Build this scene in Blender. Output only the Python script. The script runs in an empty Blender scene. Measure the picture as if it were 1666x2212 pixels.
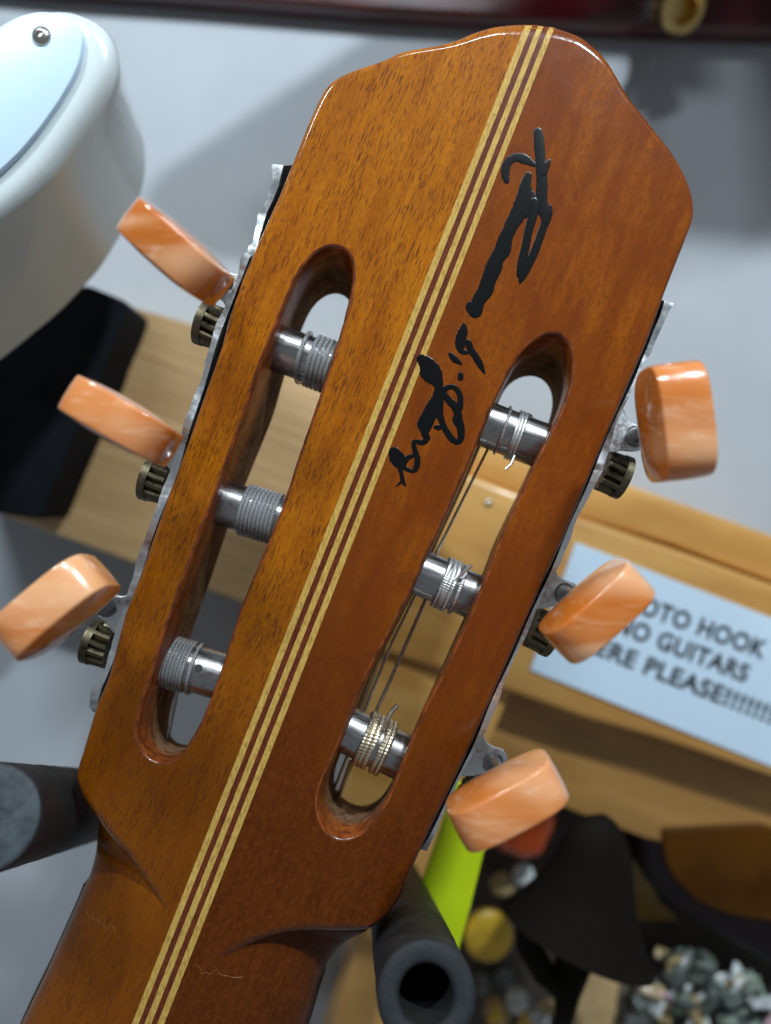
import bpy, math, random
from mathutils import Vector, Matrix
from mathutils.geometry import tessellate_polygon

random.seed(7)
C = bpy.context.scene.collection
scene = bpy.context.scene
S = 0.001                      # everything below is laid out in millimetres
CAMD = 150.0                   # lens to the back face of the headstock
ROLL = math.radians(20.5)      # the phone was rolled; the guitar hangs upright

# photo axes (x right, y up, z towards the lens) -> world (z up, y away from the lens)
MW = Matrix(((1, 0, 0, 0), (0, 0, -1, 0), (0, 1, 0, 0), (0, 0, 0, 1))) @ Matrix.Rotation(ROLL, 4, 'Z')

# ------------------------------------------------------------------ camera
cam = bpy.data.cameras.new('camera')
cam.sensor_fit = 'VERTICAL'
cam.sensor_height = 24.0
cam.lens = 24.0 * CAMD / 221.2
cam.clip_start = 0.005
cam.clip_end = 20
cam.dof.use_dof = True
cam.dof.focus_distance = (CAMD + 1.0) * S
cam.dof.aperture_fstop = 3.9
cam_o = bpy.data.objects.new('camera', cam)
C.objects.link(cam_o)
cam_o.matrix_world = MW @ Matrix.Translation((0, 0, CAMD * S))
scene.camera = cam_o

# ------------------------------------------------------------------ light
w = bpy.data.worlds.new("World")
scene.world = w
w.use_nodes = True
w.node_tree.nodes['Background'].inputs[0].default_value = (0.84, 0.93, 1.0, 1)
w.node_tree.nodes['Background'].inputs[1].default_value = 0.20


def lamp(name, loc, target, sx, sy, power, col):
    l = bpy.data.lights.new(name, 'AREA')
    l.shape = 'RECTANGLE'
    l.size = sx * S
    l.size_y = sy * S
    l.energy = power
    l.color = col
    o = bpy.data.objects.new(name, l)
    C.objects.link(o)
    d = (Vector(loc) - Vector(target)).normalized()
    q = d.to_track_quat('Z', 'Y').to_matrix().to_4x4()
    o.matrix_world = MW @ Matrix.Translation(Vector(loc) * S) @ q


lamp('ceiling_lamp', (260, 560, 420), (0, 20, -60), 44, 26, 4.9, (0.82, 0.93, 1.0))
lamp('ceiling_lamp', (-300, 560, 400), (-40, 20, -100), 150, 34, 3.1, (0.82, 0.93, 1.0))
lamp('ceiling_lamp', (60, 820, 640), (0, 0, 0), 170, 60, 3.0, (0.86, 0.95, 1.0))

vs = scene.view_settings
vs.view_transform = 'Standard'
vs.look = 'None'
vs.exposure = 0.0
vs.gamma = 1.0
vs.use_curve_mapping = False
scene.render.engine = 'CYCLES'
scene.cycles.use_denoising = True
scene.cycles.max_bounces = 8
scene.cycles.caustics_reflective = False
scene.cycles.caustics_refractive = False
scene.cycles.sample_clamp_indirect = 6

# ------------------------------------------------------------------ helpers


def P(u, v, z=0.0):
    """A measured point of the photograph, carried out to the depth z (mm) at which it lies."""
    k = (CAMD - z) / CAMD * 0.1
    return Vector(((u - 833.0) * k, (1106.0 - v) * k, z))


def PX(p):
    k = CAMD / (CAMD - p.z) * 10.0
    return (p.x * k + 833.0, 1106.0 - p.y * k)


BASE = {}


def thing(name, label, cat, base, group=None):
    o = bpy.data.objects.new(name, None)
    o.empty_display_size = 0.005
    C.objects.link(o)
    base = Vector(base)
    o.matrix_world = MW @ Matrix.Translation(base * S)
    BASE[o.name] = base
    tag(o, label, cat, group)
    return o


def tag(o, label=None, cat=None, group=None, kind=None):
    if label: o['label'] = label
    if cat: o['category'] = cat
    if group: o['group'] = group
    if kind: o['kind'] = kind
    return o


def mesh(name, vf, mat, parent=None, base=None, angle=38, label=None):
    verts, faces = vf[0], vf[1]
    mids = vf[2] if len(vf) > 2 else None
    if parent is not None:
        b = BASE[parent.name]
    else:
        b = Vector(base) if base is not None else sum((Vector(v) for v in verts), Vector()) / len(verts)
    me = bpy.data.meshes.new(name)
    me.from_pydata([tuple((Vector(v) - b) * S) for v in verts], [], faces)
    mats = mat if isinstance(mat, (list, tuple)) else [mat]
    for m in mats:
        me.materials.append(m)
    if mids:
        for p, i in zip(me.polygons, mids):
            p.material_index = i
    me.update()
    import bmesh
    bm = bmesh.new()
    bm.from_mesh(me)
    bmesh.ops.recalc_face_normals(bm, faces=bm.faces)
    bm.to_mesh(me)
    bm.free()
    me.shade_smooth()
    me.set_sharp_from_angle(angle=math.radians(angle))
    o = bpy.data.objects.new(name, me)
    C.objects.link(o)
    if parent is None:
        o.matrix_world = MW @ Matrix.Translation(b * S)
    else:
        o.parent = parent
    BASE[o.name] = b
    if label: o['label'] = label
    return o


def join(*vfs):
    V, F, M = [], [], []
    for vf in vfs:
        n = len(V)
        V += [Vector(v) for v in vf[0]]
        F += [tuple(i + n for i in f) for f in vf[1]]
        M += list(vf[2]) if len(vf) > 2 else [0] * len(vf[1])
    return V, F, M


def resample(pts, n, closed=False):
    pts = [Vector(p) for p in pts]
    if closed:
        pts = pts + [pts[0]]
    L = [0.0]
    for a, b in zip(pts, pts[1:]):
        L.append(L[-1] + (b - a).length)
    out = []
    m = n if closed else n - 1
    j = 0
    for i in range(n):
        t = L[-1] * i / m
        while j < len(pts) - 2 and L[j + 1] < t:
            j += 1
        d = L[j + 1] - L[j]
        f = (t - L[j]) / d if d > 1e-9 else 0
        out.append(pts[j].lerp(pts[j + 1], min(max(f, 0), 1)))
    return out


def smooth(pts, it=1, closed=True):
    for _ in range(it):
        n = len(pts)
        q = []
        for i in range(n):
            if not closed and i in (0, n - 1):
                q.append(pts[i].copy())
            else:
                q.append(pts[i] * 0.5 + (pts[i - 1] + pts[(i + 1) % n]) * 0.25)
        pts = q
    return pts


def area2(p):
    return sum(p[i].x * p[(i + 1) % len(p)].y - p[(i + 1) % len(p)].x * p[i].y for i in range(len(p)))


def ccw(p):
    return p if area2(p) > 0 else p[::-1]


def inward(p):
    """inward unit normals of a ccw loop in xy"""
    n = len(p)
    out = []
    for i in range(n):
        a = (p[i] - p[i - 1]); b = (p[(i + 1) % n] - p[i])
        a = Vector((a.x, a.y)); b = Vector((b.x, b.y))
        if a.length < 1e-9: a = b.copy()
        if b.length < 1e-9: b = a.copy()
        a.normalize(); b.normalize()
        na = Vector((-a.y, a.x)); nb = Vector((-b.y, b.x))
        m = na + nb
        if m.length < 1e-6: m = na
        m.normalize()
        k = 1.0 / max(0.5, m.dot(na))
        out.append(Vector((m.x * k, m.y * k, 0)))
    return out


def rings_faces(rings, F, start, closed=True):
    n = len(rings[0])
    for r in range(len(rings) - 1):
        for i in range(n if closed else n - 1):
            j = (i + 1) % n
            a = start + r * n
            F.append((a + i, a + j, a + n + j, a + n + i))


def slab(loop, zf, zb, r=1.0, seg=4, back_round=False):
    """loop: ccw list of xy points (mm); rounded front edge, straight sides"""
    loop = ccw([Vector((p.x, p.y, 0)) for p in loop])
    nrm = inward(loop)
    n = len(loop)
    rings = []
    if back_round:
        for k in range(seg + 1):
            a = math.pi / 2 * k / seg
            rings.append([p + m * (r * (1 - math.sin(a))) + Vector((0, 0, zb + r * (1 - math.cos(a)))) for p, m in zip(loop, nrm)])
    else:
        rings.append([p + Vector((0, 0, zb)) for p in loop])
    for k in range(seg + 1):
        a = math.pi / 2 * k / seg
        rings.append([p + m * (r * (1 - math.cos(a))) + Vector((0, 0, zf - r + r * math.sin(a))) for p, m in zip(loop, nrm)])
    V = [v for rg in rings for v in rg]
    F = []
    rings_faces(rings, F, 0)
    top = rings[-1]
    o = len(V) - n
    for t in tessellate_polygon([top]):
        F.append(tuple(o + i for i in t))
    for t in tessellate_polygon([rings[0]]):
        F.append(tuple(i for i in t[::-1]))
    return V, F


def prism(px, zf, zb, r=1.0, n=None, seg=3, back_round=False):
    pts = [P(u, v, zf) for u, v in px]
    if n:
        pts = smooth(resample(pts, n, True), 2)
    return slab(pts, zf, zb, r, seg, back_round)


def frame(d):
    d = d.normalized()
    a = Vector((0, 0, 1)) if abs(d.z) < 0.9 else Vector((1, 0, 0))
    x = d.cross(a).normalized()
    return x, d.cross(x).normalized()


def tube(path, rad, sides=12, caps=True):
    path = [Vector(p) for p in path]
    n = len(path)
    rad = rad if isinstance(rad, (list, tuple)) else [rad] * n
    V, F = [], []
    x = None
    for i in range(n):
        d = (path[min(i + 1, n - 1)] - path[max(i - 1, 0)]).normalized()
        if x is None:
            x, y = frame(d)
        else:
            x = (x - d * x.dot(d)).normalized()
            y = d.cross(x)
        for k in range(sides):
            a = 2 * math.pi * k / sides
            V.append(path[i] + (x * math.cos(a) + y * math.sin(a)) * rad[i])
    for i in range(n - 1):
        for k in range(sides):
            j = (k + 1) % sides
            F.append((i * sides + k, i * sides + j, (i + 1) * sides + j, (i + 1) * sides + k))
    if caps:
        F.append(tuple(range(sides))[::-1])
        F.append(tuple((n - 1) * sides + k for k in range(sides)))
    return V, F


def lathe(a, d, prof, sides=32):
    """prof: (distance along d, radius)"""
    x, y = frame(d)
    d = d.normalized()
    V, F = [], []
    for t, r in prof:
        for k in range(sides):
            an = 2 * math.pi * k / sides
            V.append(a + d * t + (x * math.cos(an) + y * math.sin(an)) * r)
    n = len(prof)
    for i in range(n - 1):
        for k in range(sides):
            j = (k + 1) % sides
            F.append((i * sides + k, i * sides + j, (i + 1) * sides + j, (i + 1) * sides + k))
    F.append(tuple(range(sides))[::-1])
    F.append(tuple((n - 1) * sides + k for k in range(sides)))
    return V, F


# ------------------------------------------------------------------ materials
class NT:
    def __init__(self, name):
        self.m = bpy.data.materials.new(name)
        self.m.use_nodes = True
        self.t = self.m.node_tree
        self.b = self.t.nodes['Principled BSDF']

    def n(self, typ, ins=None, **kw):
        nd = self.t.nodes.new(typ)
        for k, v in kw.items():
            setattr(nd, k, v)
        for k, v in (ins or {}).items():
            self.put(nd.inputs[k], v)
        return nd

    def put(self, sock, v):
        if hasattr(v, 'is_output') or isinstance(v, bpy.types.NodeSocket):
            self.t.links.new(v, sock)
        elif isinstance(v, bpy.types.Node):
            self.t.links.new(v.outputs[0], sock)
        else:
            sock.default_value = v

    def coords(self, rot=0.0, scale=(1, 1, 1), loc=(0, 0, 0)):
        tc = self.n('ShaderNodeTexCoord')
        mm = self.n('ShaderNodeMapping', {'Vector': tc.outputs['Object'], 'Scale': (1000, 1000, 1000)})
        ro = self.n('ShaderNodeMapping', {'Vector': mm.outputs[0], 'Rotation': (0, 0, rot)})
        return self.n('ShaderNodeMapping', {'Vector': ro.outputs[0], 'Scale': scale, 'Location': loc}).outputs[0]

    def noise(self, vec, scale=1.0, detail=3.0, rough=0.55, dist=0.0):
        return self.n('ShaderNodeTexNoise', {'Vector': vec, 'Scale': scale, 'Detail': detail, 'Roughness': rough, 'Distortion': dist}).outputs['Fac']

    def ramp(self, f, a, b, lo=0.0, hi=1.0):
        r = self.n('ShaderNodeMapRange', {'Value': f, 'From Min': a, 'From Max': b, 'To Min': lo, 'To Max': hi})
        r.interpolation_type = 'SMOOTHSTEP'
        return r.outputs[0]

    def mix(self, f, a, b, mode='MIX'):
        nd = self.n('ShaderNodeMix', data_type='RGBA', blend_type=mode)
        self.put(nd.inputs[0], f)
        for s, v in ((nd.inputs[6], a), (nd.inputs[7], b)):
            if isinstance(v, tuple) and len(v) == 3: v = v + (1,)
            self.put(s, v)
        return nd.outputs[2]

    def math(self, op, a, b=0.0, clamp=False):
        nd = self.n('ShaderNodeMath', operation=op, use_clamp=clamp)
        self.put(nd.inputs[0], a)
        self.put(nd.inputs[1], b)
        return nd.outputs[0]

    def bump(self, h, strength=0.2, dist=0.0002):
        nd = self.n('ShaderNodeBump', {'Height': h, 'Strength': strength, 'Distance': dist})
        self.t.links.new(nd.outputs[0], self.b.inputs['Normal'])
        return nd

    def set(self, **kw):
        for k, v in kw.items():
            k = k.replace('_', ' ')
            if isinstance(v, tuple) and len(v) == 3 and 'Color' in k: v = v + (1,)
            self.put(self.b.inputs[k], v)
        return self.m


def plain(name, col, rough=0.5, metal=0.0, coat=0.0, var=0.12, scale=0.15, bump=0.0, bscale=2.0, **kw):
    t = NT(name)
    c = t.coords()
    f = t.noise(c, scale, 4)
    t.set(Base_Color=t.mix(t.ramp(f, 0.3, 0.7), tuple(x * (1 - var) for x in col), tuple(min(1, x * (1 + var)) for x in col)),
          Roughness=rough, Metallic=metal, Coat_Weight=coat, Coat_Roughness=0.08)
    if bump:
        t.bump(t.noise(c, bscale, 3), bump, 0.0003)
    t.set(**kw)
    return t.m


AX = math.atan(0.3938)          # lean of the guitar's axis in the photo plane
T0 = -7.4                       # the centre inlay, mm from the middle of the axis frame
GL = (-7.7, -92.9, -8.0)        # the guitar's own origin in that frame


def wood_head(name='head_wood', coat=0.30, rlo=0.09, rhi=0.20):
    t = NT(name)
    c = t.coords(AX, loc=GL)
    sep = t.n('ShaderNodeSeparateXYZ', {0: c})
    tx = sep.outputs[0]
    sy = sep.outputs[1]
    right = t.ramp(tx, T0 - 0.5, T0 + 0.5)

    def sc(sx, syy, loc=(0, 0, 0)):
        return t.n('ShaderNodeMapping', {'Vector': c, 'Scale': (sx, syy, 0.3), 'Location': loc}).outputs[0]
    big = t.noise(sc(0.05, 0.016), 1, 3, 0.55, 0.4)
    mid = t.noise(sc(0.22, 0.035, (5, 2, 0)), 1, 4, 0.6, 0.5)
    fib = t.noise(sc(2.2, 0.10), 1, 4, 0.65)
    mott = t.noise(sc(0.95, 0.62, (3, 1, 0)), 1, 4, 0.65, 0.6)
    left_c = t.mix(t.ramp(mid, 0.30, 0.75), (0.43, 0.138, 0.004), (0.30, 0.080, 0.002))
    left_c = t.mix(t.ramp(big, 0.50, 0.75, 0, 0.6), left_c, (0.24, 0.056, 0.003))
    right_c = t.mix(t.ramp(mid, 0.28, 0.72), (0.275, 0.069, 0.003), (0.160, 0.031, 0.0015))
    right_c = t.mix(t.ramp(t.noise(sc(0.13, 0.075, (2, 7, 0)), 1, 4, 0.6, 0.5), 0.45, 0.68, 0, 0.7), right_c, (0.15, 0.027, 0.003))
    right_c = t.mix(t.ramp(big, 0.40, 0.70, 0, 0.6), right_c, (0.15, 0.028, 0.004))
    # a darker stain hugs the joint beside the inlay
    near = t.math('MULTIPLY', t.ramp(t.math('ADD', tx, t.math('MULTIPLY', mid, 9.0)), T0 + 14.0, T0 + 6.0), right)
    right_c = t.mix(t.math('MULTIPLY', near, 0.4), right_c, (0.12, 0.024, 0.006))
    # deeper brown towards the lower end and the neck
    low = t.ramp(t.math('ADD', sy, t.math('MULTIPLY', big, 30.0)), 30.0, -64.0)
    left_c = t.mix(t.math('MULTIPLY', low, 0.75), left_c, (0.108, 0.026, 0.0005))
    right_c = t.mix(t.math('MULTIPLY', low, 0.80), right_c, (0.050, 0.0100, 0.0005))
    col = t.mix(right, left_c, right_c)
    col = t.mix(t.ramp(fib, 0.38, 0.68, 0.0, 0.34), col, (0.14, 0.036, 0.006))
    col = t.mix(t.math('MULTIPLY', t.ramp(mott, 0.45, 0.64, 0.0, 0.55), t.math('ADD', 0.45, t.math('MULTIPLY', right, 0.55))), col, (0.15, 0.034, 0.003))
    # open pores: short dark dashes along the grain
    vo = t.n('ShaderNodeTexVoronoi', {'Vector': sc(3.0, 0.27), 'Scale': 1.0, 'Randomness': 1.0})
    vo2 = t.n('ShaderNodeTexVoronoi', {'Vector': sc(4.2, 0.45, (9, 4, 0)), 'Scale': 1.0, 'Randomness': 1.0})
    pm = t.noise(sc(0.14, 0.08, (1, 8, 0)), 1, 2)
    thr = t.math('MULTIPLY', t.ramp(pm, 0.3, 0.62, 0.20, 0.34), t.math('SUBTRACT', 1.0, t.math('MULTIPLY', right, 0.34)))
    pore = t.math('MULTIPLY', t.math('LESS_THAN', vo.outputs['Distance'], thr), t.math('GREATER_THAN', t.n('ShaderNodeSeparateColor', {0: vo.outputs['Color']}).outputs[0], 0.22))
    pore2 = t.math('LESS_THAN', vo2.outputs['Distance'], t.math('MULTIPLY', thr, 0.8))
    pf = t.math('MAXIMUM', t.math('MULTIPLY', pore, 0.82), t.math('MULTIPLY', pore2, 0.6))
    col = t.mix(pf, col, (0.085, 0.022, 0.006))
    # fine scratches in the lacquer
    rough = t.ramp(t.noise(sc(0.2, 0.2), 1, 4), 0.3, 0.7, rlo, rhi)
    t.set(Base_Color=col, Roughness=0.42, Coat_Weight=coat, Coat_Roughness=rough, Coat_IOR=1.45, Specular_IOR_Level=0.05)
    h = t.math('ADD', t.math('MULTIPLY', fib, 0.35), t.math('ADD', t.math('MULTIPLY', mott, 0.6), t.math('MULTIPLY', pf, -0.7)))
    b = t.bump(h, 0.16, 0.0002)
    wob = t.n('ShaderNodeBump', {'Height': t.noise(sc(0.35, 0.18), 1, 3), 'Strength': 0.10, 'Distance': 0.0008})
    t.put(t.b.inputs['Coat Normal'], wob.outputs[0])
    return t.m


def wood_slot():
    t = NT('slot_wood')
    c = t.coords(AX, loc=GL)
    z = t.n('ShaderNodeSeparateXYZ', {0: c}).outputs[2]
    n1 = t.noise(t.n('ShaderNodeMapping', {'Vector': c, 'Scale': (0.5, 0.18, 0.5)}).outputs[0], 1, 5, 0.65)
    n2 = t.noise(c, 1.6, 3)
    raw = t.mix(t.ramp(n1, 0.35, 0.65), (0.24, 0.135, 0.070), (0.095, 0.052, 0.028))
    lac = t.mix(t.ramp(n1, 0.35, 0.65), (0.30, 0.075, 0.012), (0.13, 0.026, 0.006))
    e = t.math('ADD', z, t.math('MULTIPLY', n1, 9.0))
    col = t.mix(t.ramp(e, -7.0, -2.0), raw, lac)
    col = t.mix(t.ramp(n2, 0.5, 0.75, 0, 0.5), col, (0.07, 0.035, 0.02))
    t.set(Base_Color=col, Roughness=t.ramp(e, -7.0, -2.0, 0.8, 0.4), Coat_Weight=t.ramp(e, -6, -1, 0, 0.25), Coat_Roughness=0.25, Specular_IOR_Level=0.05)
    t.bump(t.math('ADD', n1, n2), 0.35, 0.0004)
    return t.m


def inlay(name, a, b):
    t = NT(name)
    c = t.coords(AX, (1.6, 0.35, 0.5))
    f = t.noise(c, 1.0, 4, 0.6, 1.2)
    c2 = t.coords(AX - 0.25, (2.6, 0.6, 0.5))
    g = t.noise(c2, 1.0, 2, 0.5)
    col = t.mix(t.ramp(f, 0.3, 0.7), a, b)
    col = t.mix(t.ramp(g, 0.52, 0.66, 0, 0.55), col, tuple(x * 0.5 for x in b))
    t.set(Base_Color=col, Roughness=0.45, Coat_Weight=0.25, Coat_Roughness=0.16, Specular_IOR_Level=0.1)
    t.bump(g, 0.12, 0.0002)
    return t.m


def pearl():
    t = NT('pearloid_orange')
    oi = t.n('ShaderNodeObjectInfo')
    c = t.coords()
    off = t.n('ShaderNodeVectorMath', {0: c, 1: oi.outputs['Location']}, operation='ADD').outputs[0]
    c = t.n('ShaderNodeMapping', {'Vector': off, 'Rotation': (0.5, 0.7, 0.9), 'Scale': (0.030, 0.085, 0.04)}).outputs[0]
    f = t.noise(c, 1.0, 2, 0.4, 1.2)
    g = t.noise(c, 1.3, 1, 0.4, 0.6)
    col = t.mix(t.ramp(f, 0.36, 0.66), (0.56, 0.145, 0.010), (0.72, 0.265, 0.080))
    col = t.mix(t.ramp(g, 0.44, 0.76, 0, 0.62), col, (0.88, 0.52, 0.29))
    wv = t.n('ShaderNodeMapping', {'Vector': off, 'Rotation': (0.2, 0.4, 0.8), 'Scale': (0.10, 0.42, 0.16)}).outputs[0]
    wisp = t.noise(wv, 1.0, 3, 0.55, 1.5)
    col = t.mix(t.ramp(wisp, 0.52, 0.76, 0, 0.36), col, (0.93, 0.66, 0.46))
    t.set(Base_Color=col, Roughness=0.24, Coat_Weight=1.0, Coat_Roughness=0.05, Subsurface_Weight=0.25, Subsurface_Radius=(0.004, 0.0018, 0.0008), Subsurface_Scale=1.0)
    h = t.noise(t.coords(0.3, (0.25, 0.25, 0.25)), 1, 4)
    t.bump(h, 0.12, 0.0006)
    return t.m


def steel(name, col=(0.56, 0.57, 0.58), rough=0.26, dirt=(0.16, 0.14, 0.12), rot=ROLL, sc=(0.15, 1.4, 1.4), amt=0.7):
    t = NT(name)
    c = t.coords(rot, sc)
    f = t.noise(c, 1.0, 4, 0.6)
    d = t.noise(t.coords(), 0.35, 4, 0.65)
    t.set(Base_Color=t.mix(t.ramp(d, 0.48, 0.72, 0, amt), col, dirt), Metallic=1.0,
          Roughness=t.ramp(f, 0.3, 0.7, rough * 0.75, rough * 1.35))
    t.bump(f, 0.06, 0.0002)
    return t.m


def plank(name, a, b, rot=-ROLL, sx=0.02, sy=0.9, rough=0.45, coat=0.2):
    t = NT(name)
    c = t.coords(ROLL, (sx, sy, sy))
    f = t.noise(c, 1.0, 4, 0.6, 0.4)
    g = t.noise(t.coords(ROLL, (0.012, 0.05, 0.05)), 1.0, 3)
    col = t.mix(t.ramp(f, 0.3, 0.7), a, b)
    col = t.mix(t.ramp(g, 0.4, 0.7, 0, 0.35), col, tuple(x * 0.72 for x in b))
    t.set(Base_Color=col, Roughness=rough, Coat_Weight=coat, Coat_Roughness=0.2)
    return t.m


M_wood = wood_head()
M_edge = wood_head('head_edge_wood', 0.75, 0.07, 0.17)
M_slot = wood_slot()
M_rim = plain('red_lacquer_rim', (0.165, 0.036, 0.005), 0.3, coat=0.4, var=0.5, scale=0.35, bump=0.2, bscale=0.8)
M_pale = inlay('maple_inlay', (0.56, 0.37, 0.095), (0.42, 0.24, 0.050))
M_brown = inlay('rosewood_inlay', (0.150, 0.032, 0.010), (0.085, 0.018, 0.007))
M_pearl = pearl()
M_post = steel('roller_steel', (0.40, 0.40, 0.405), 0.27, (0.20, 0.17, 0.14))
M_chrome = steel('chrome_plate', (0.80, 0.83, 0.85), 0.30, (0.5, 0.5, 0.5), sc=(0.4, 0.4, 0.4), amt=0.35)
M_bracket = steel('bracket_steel', (0.66, 0.68, 0.69), 0.38, (0.5, 0.5, 0.49), sc=(0.8, 0.8, 0.8), amt=0.4)
M_shaft = steel('dark_shaft', (0.22, 0.22, 0.22), 0.3, (0.08, 0.08, 0.08))
M_gear = steel('aged_brass', (0.15, 0.125, 0.08), 0.45, (0.04, 0.036, 0.03), sc=(1, 1, 1), amt=0.9)
M_ink = plain('black_ink', (0.002, 0.0025, 0.003), 0.26, coat=0.0, Specular_IOR_Level=0.32)
M_felt = plain('black_gasket', (0.006, 0.006, 0.006), 0.9, bump=0.5, bscale=3.0, Specular_IOR_Level=0.1)
M_nylon = plain('clear_nylon', (0.82, 0.84, 0.86), 0.06, var=0.02, Transmission_Weight=0.78, IOR=1.5)
M_silver = steel('silver_winding', (0.84, 0.85, 0.86), 0.36, (0.7, 0.7, 0.7), amt=0.2)
M_bronze = steel('bronze_winding', (0.80, 0.73, 0.58), 0.34, (0.6, 0.52, 0.4), amt=0.3)
M_strdark = steel('string_wire', (0.62, 0.59, 0.55), 0.35, (0.4, 0.38, 0.35), amt=0.3)
M_hole = plain('bore_dark', (0.01, 0.01, 0.01), 0.6)
M_ebony = plain('fretboard_wood', (0.022, 0.014, 0.010), 0.5)
M_foam = plain('black_foam', (0.014, 0.014, 0.0155), 0.6, var=0.35, scale=0.25, bump=0.55, bscale=0.8)
M_foamface = plain('grey_foam_end', (0.010, 0.0125, 0.016), 0.75, var=0.25, scale=0.4, bump=0.4, bscale=1.2)
M_foamworn = plain('worn_foam_end', (0.034, 0.044, 0.052), 0.7, var=0.4, scale=0.3, bump=0.4, bscale=0.9)
M_wall = plain('grey_wall', (0.385, 0.412, 0.447), 0.7, var=0.06, scale=0.012)
M_oak = plank('pale_oak', (0.62, 0.41, 0.20), (0.48, 0.29, 0.125), sy=0.45)
M_pine = plank('orange_pine', (0.66, 0.365, 0.100), (0.56, 0.27, 0.062), sy=0.10, coat=0.4)
M_pinedark = plank('dark_pine', (0.50, 0.27, 0.075), (0.40, 0.20, 0.05), sy=0.10, coat=0.3)
M_paper = plain('white_paper', (0.64, 0.80, 0.95), 0.6, var=0.01)
M_print = plain('black_print', (0.02, 0.02, 0.022), 0.6)
M_white = plain('white_lacquer', (0.63, 0.70, 0.71), 0.22, coat=0.9, var=0.02, scale=0.02)
M_wplate = plain('white_plastic', (0.54, 0.70, 0.85), 0.35, var=0.01)
M_wedge = plain('grey_plastic_edge', (0.40, 0.44, 0.45), 0.5, var=0.02)
M_screw = steel('nickel_screw', (0.62, 0.60, 0.54), 0.22, (0.3, 0.28, 0.24), amt=0.3)
M_red = plain('cherry_lacquer', (0.052, 0.0045, 0.007), 0.25, coat=0.8, var=0.5, scale=0.02)
M_gold = steel('gold_button', (0.66, 0.47, 0.18), 0.3, (0.3, 0.2, 0.1), sc=(1, 1, 1), amt=0.4)
M_black = plain('black_leatherette', (0.005, 0.007, 0.010), 0.7, var=0.5, scale=0.05, Specular_IOR_Level=0.15)
M_neon = plain('neon_vinyl', (0.62, 0.80, 0.0), 0.5, var=0.04, scale=0.05)
M_bell = plain('black_plastic', (0.009, 0.007, 0.005), 0.7, Specular_IOR_Level=0.08)
M_amber = plain('amber_lacquer', (0.075, 0.026, 0.001), 0.5, coat=0.0, Specular_IOR_Level=0.15, var=0.3, scale=0.03)
M_burst = plain('dark_burst', (0.008, 0.004, 0.005), 0.45, coat=0.1, Specular_IOR_Level=0.2)
M_orred = plain('orange_red_lacquer', (0.30, 0.045, 0.010), 0.3, coat=0.6, var=0.5, scale=0.05)
M_yellow = plain('yellow_plastic', (0.55, 0.34, 0.02), 0.4, var=0.25, scale=0.1)
M_beige = plain('beige_wood', (0.52, 0.36, 0.17), 0.6, var=0.1)
M_mesh = plain('grey_cloth', (0.11, 0.09, 0.065), 0.8, var=0.35, scale=0.4)
M_panel = plain('dark_panel', (0.07, 0.055, 0.045), 0.7, var=0.3, scale=0.08)
M_ochre = plain('ochre_lacquer', (0.30, 0.17, 0.03), 0.4, coat=0.3, var=0.15)

# ------------------------------------------------------------------ setting
wall_v = [P(833, 1106, -165) + Vector((x, y, 0)) for x, y in ((-900, -900), (900, -900), (900, 900), (-900, 900))]
wall = mesh('wall', (wall_v, [(0, 1, 2, 3)]), M_wall)
tag(wall, kind='structure')

# ------------------------------------------------------------------ the guitar
guitar = thing('classical_guitar', 'orange brown classical guitar headstock with pearly orange tuning buttons and black ink writing',
               'guitar', P(442, 1900, -8))

OUT = [(1113, 52), (1153, 51), (1203, 59), (1258, 80), (1293, 110), (1313, 133), (1333, 167), (1353, 205), (1378, 237), (1408, 275),
       (1438, 312), (1463, 347), (1483, 385), (1495, 420), (1501, 450), (1498, 475), (1488, 500), (1440, 622), (1398, 737), (1303, 957),
       (1213, 1172), (1153, 1302), (1078, 1470), (1013, 1620), (978, 1695), (926, 1797), (891, 1875), (864, 1942), (830, 1985), (801, 2008),
       (755, 2011), (692, 2010), (622, 2014), (575, 2027), (536, 2044), (490, 2075), (430, 2080), (385, 2020), (340, 1940), (318, 1910),
       (291, 1870), (278, 1847), (238, 1807), (212, 1770), (182, 1730), (163, 1682), (168, 1660), (180, 1623), (208, 1527), (235, 1465),
       (270, 1330), (315, 1212), (360, 1082), (400, 977), (440, 862), (480, 748), (500, 672), (530, 590), (565, 510), (605, 420),
       (635, 345), (665, 270), (685, 225), (700, 195), (720, 172), (770, 150), (833, 130), (863, 113), (908, 105), (953, 97),
       (988, 87), (1018, 72), (1063, 57)]
THK = 22.0
NEAR1L = [(723, 518), (700, 524), (676, 539), (657, 559), (641, 582), (625, 618), (609, 657), (594, 696), (574, 740), (552, 795), (534, 862),
          (508, 930), (466, 1050), (430, 1145), (388, 1255), (358, 1345), (345, 1382), (333, 1425), (318, 1468), (303, 1512), (288, 1561),
          (284, 1594), (292, 1616), (310, 1641), (333, 1657), (353, 1661)]
NEAR1R = [(723, 518), (751, 526), (768, 545), (774, 571), (769, 614), (759, 657), (741, 726), (718, 794), (700, 850), (665, 947), (620, 1087),
          (580, 1187), (530, 1302), (494, 1415), (478, 1465), (462, 1506), (451, 1537), (433, 1580), (414, 1611), (398, 1635), (377, 1654), (353, 1661)]
FAR1L = [(727, 627), (704, 634), (684, 649), (668, 671), (659, 692), (652, 712), (613, 815), (594, 890), (575, 937), (530, 1047), (490, 1147),
         (445, 1282), (420, 1347), (380, 1492), (369, 1531), (360, 1574), (359, 1588), (369, 1602), (384, 1611), (400, 1615)]
FAR1R = [(727, 627), (749, 633), (764, 652), (768, 680), (752, 740), (730, 800), (712, 850), (680, 947), (640, 1087), (605, 1187), (560, 1302),
         (525, 1415), (490, 1500), (460, 1560), (440, 1595), (425, 1612), (400, 1615)]
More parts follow.
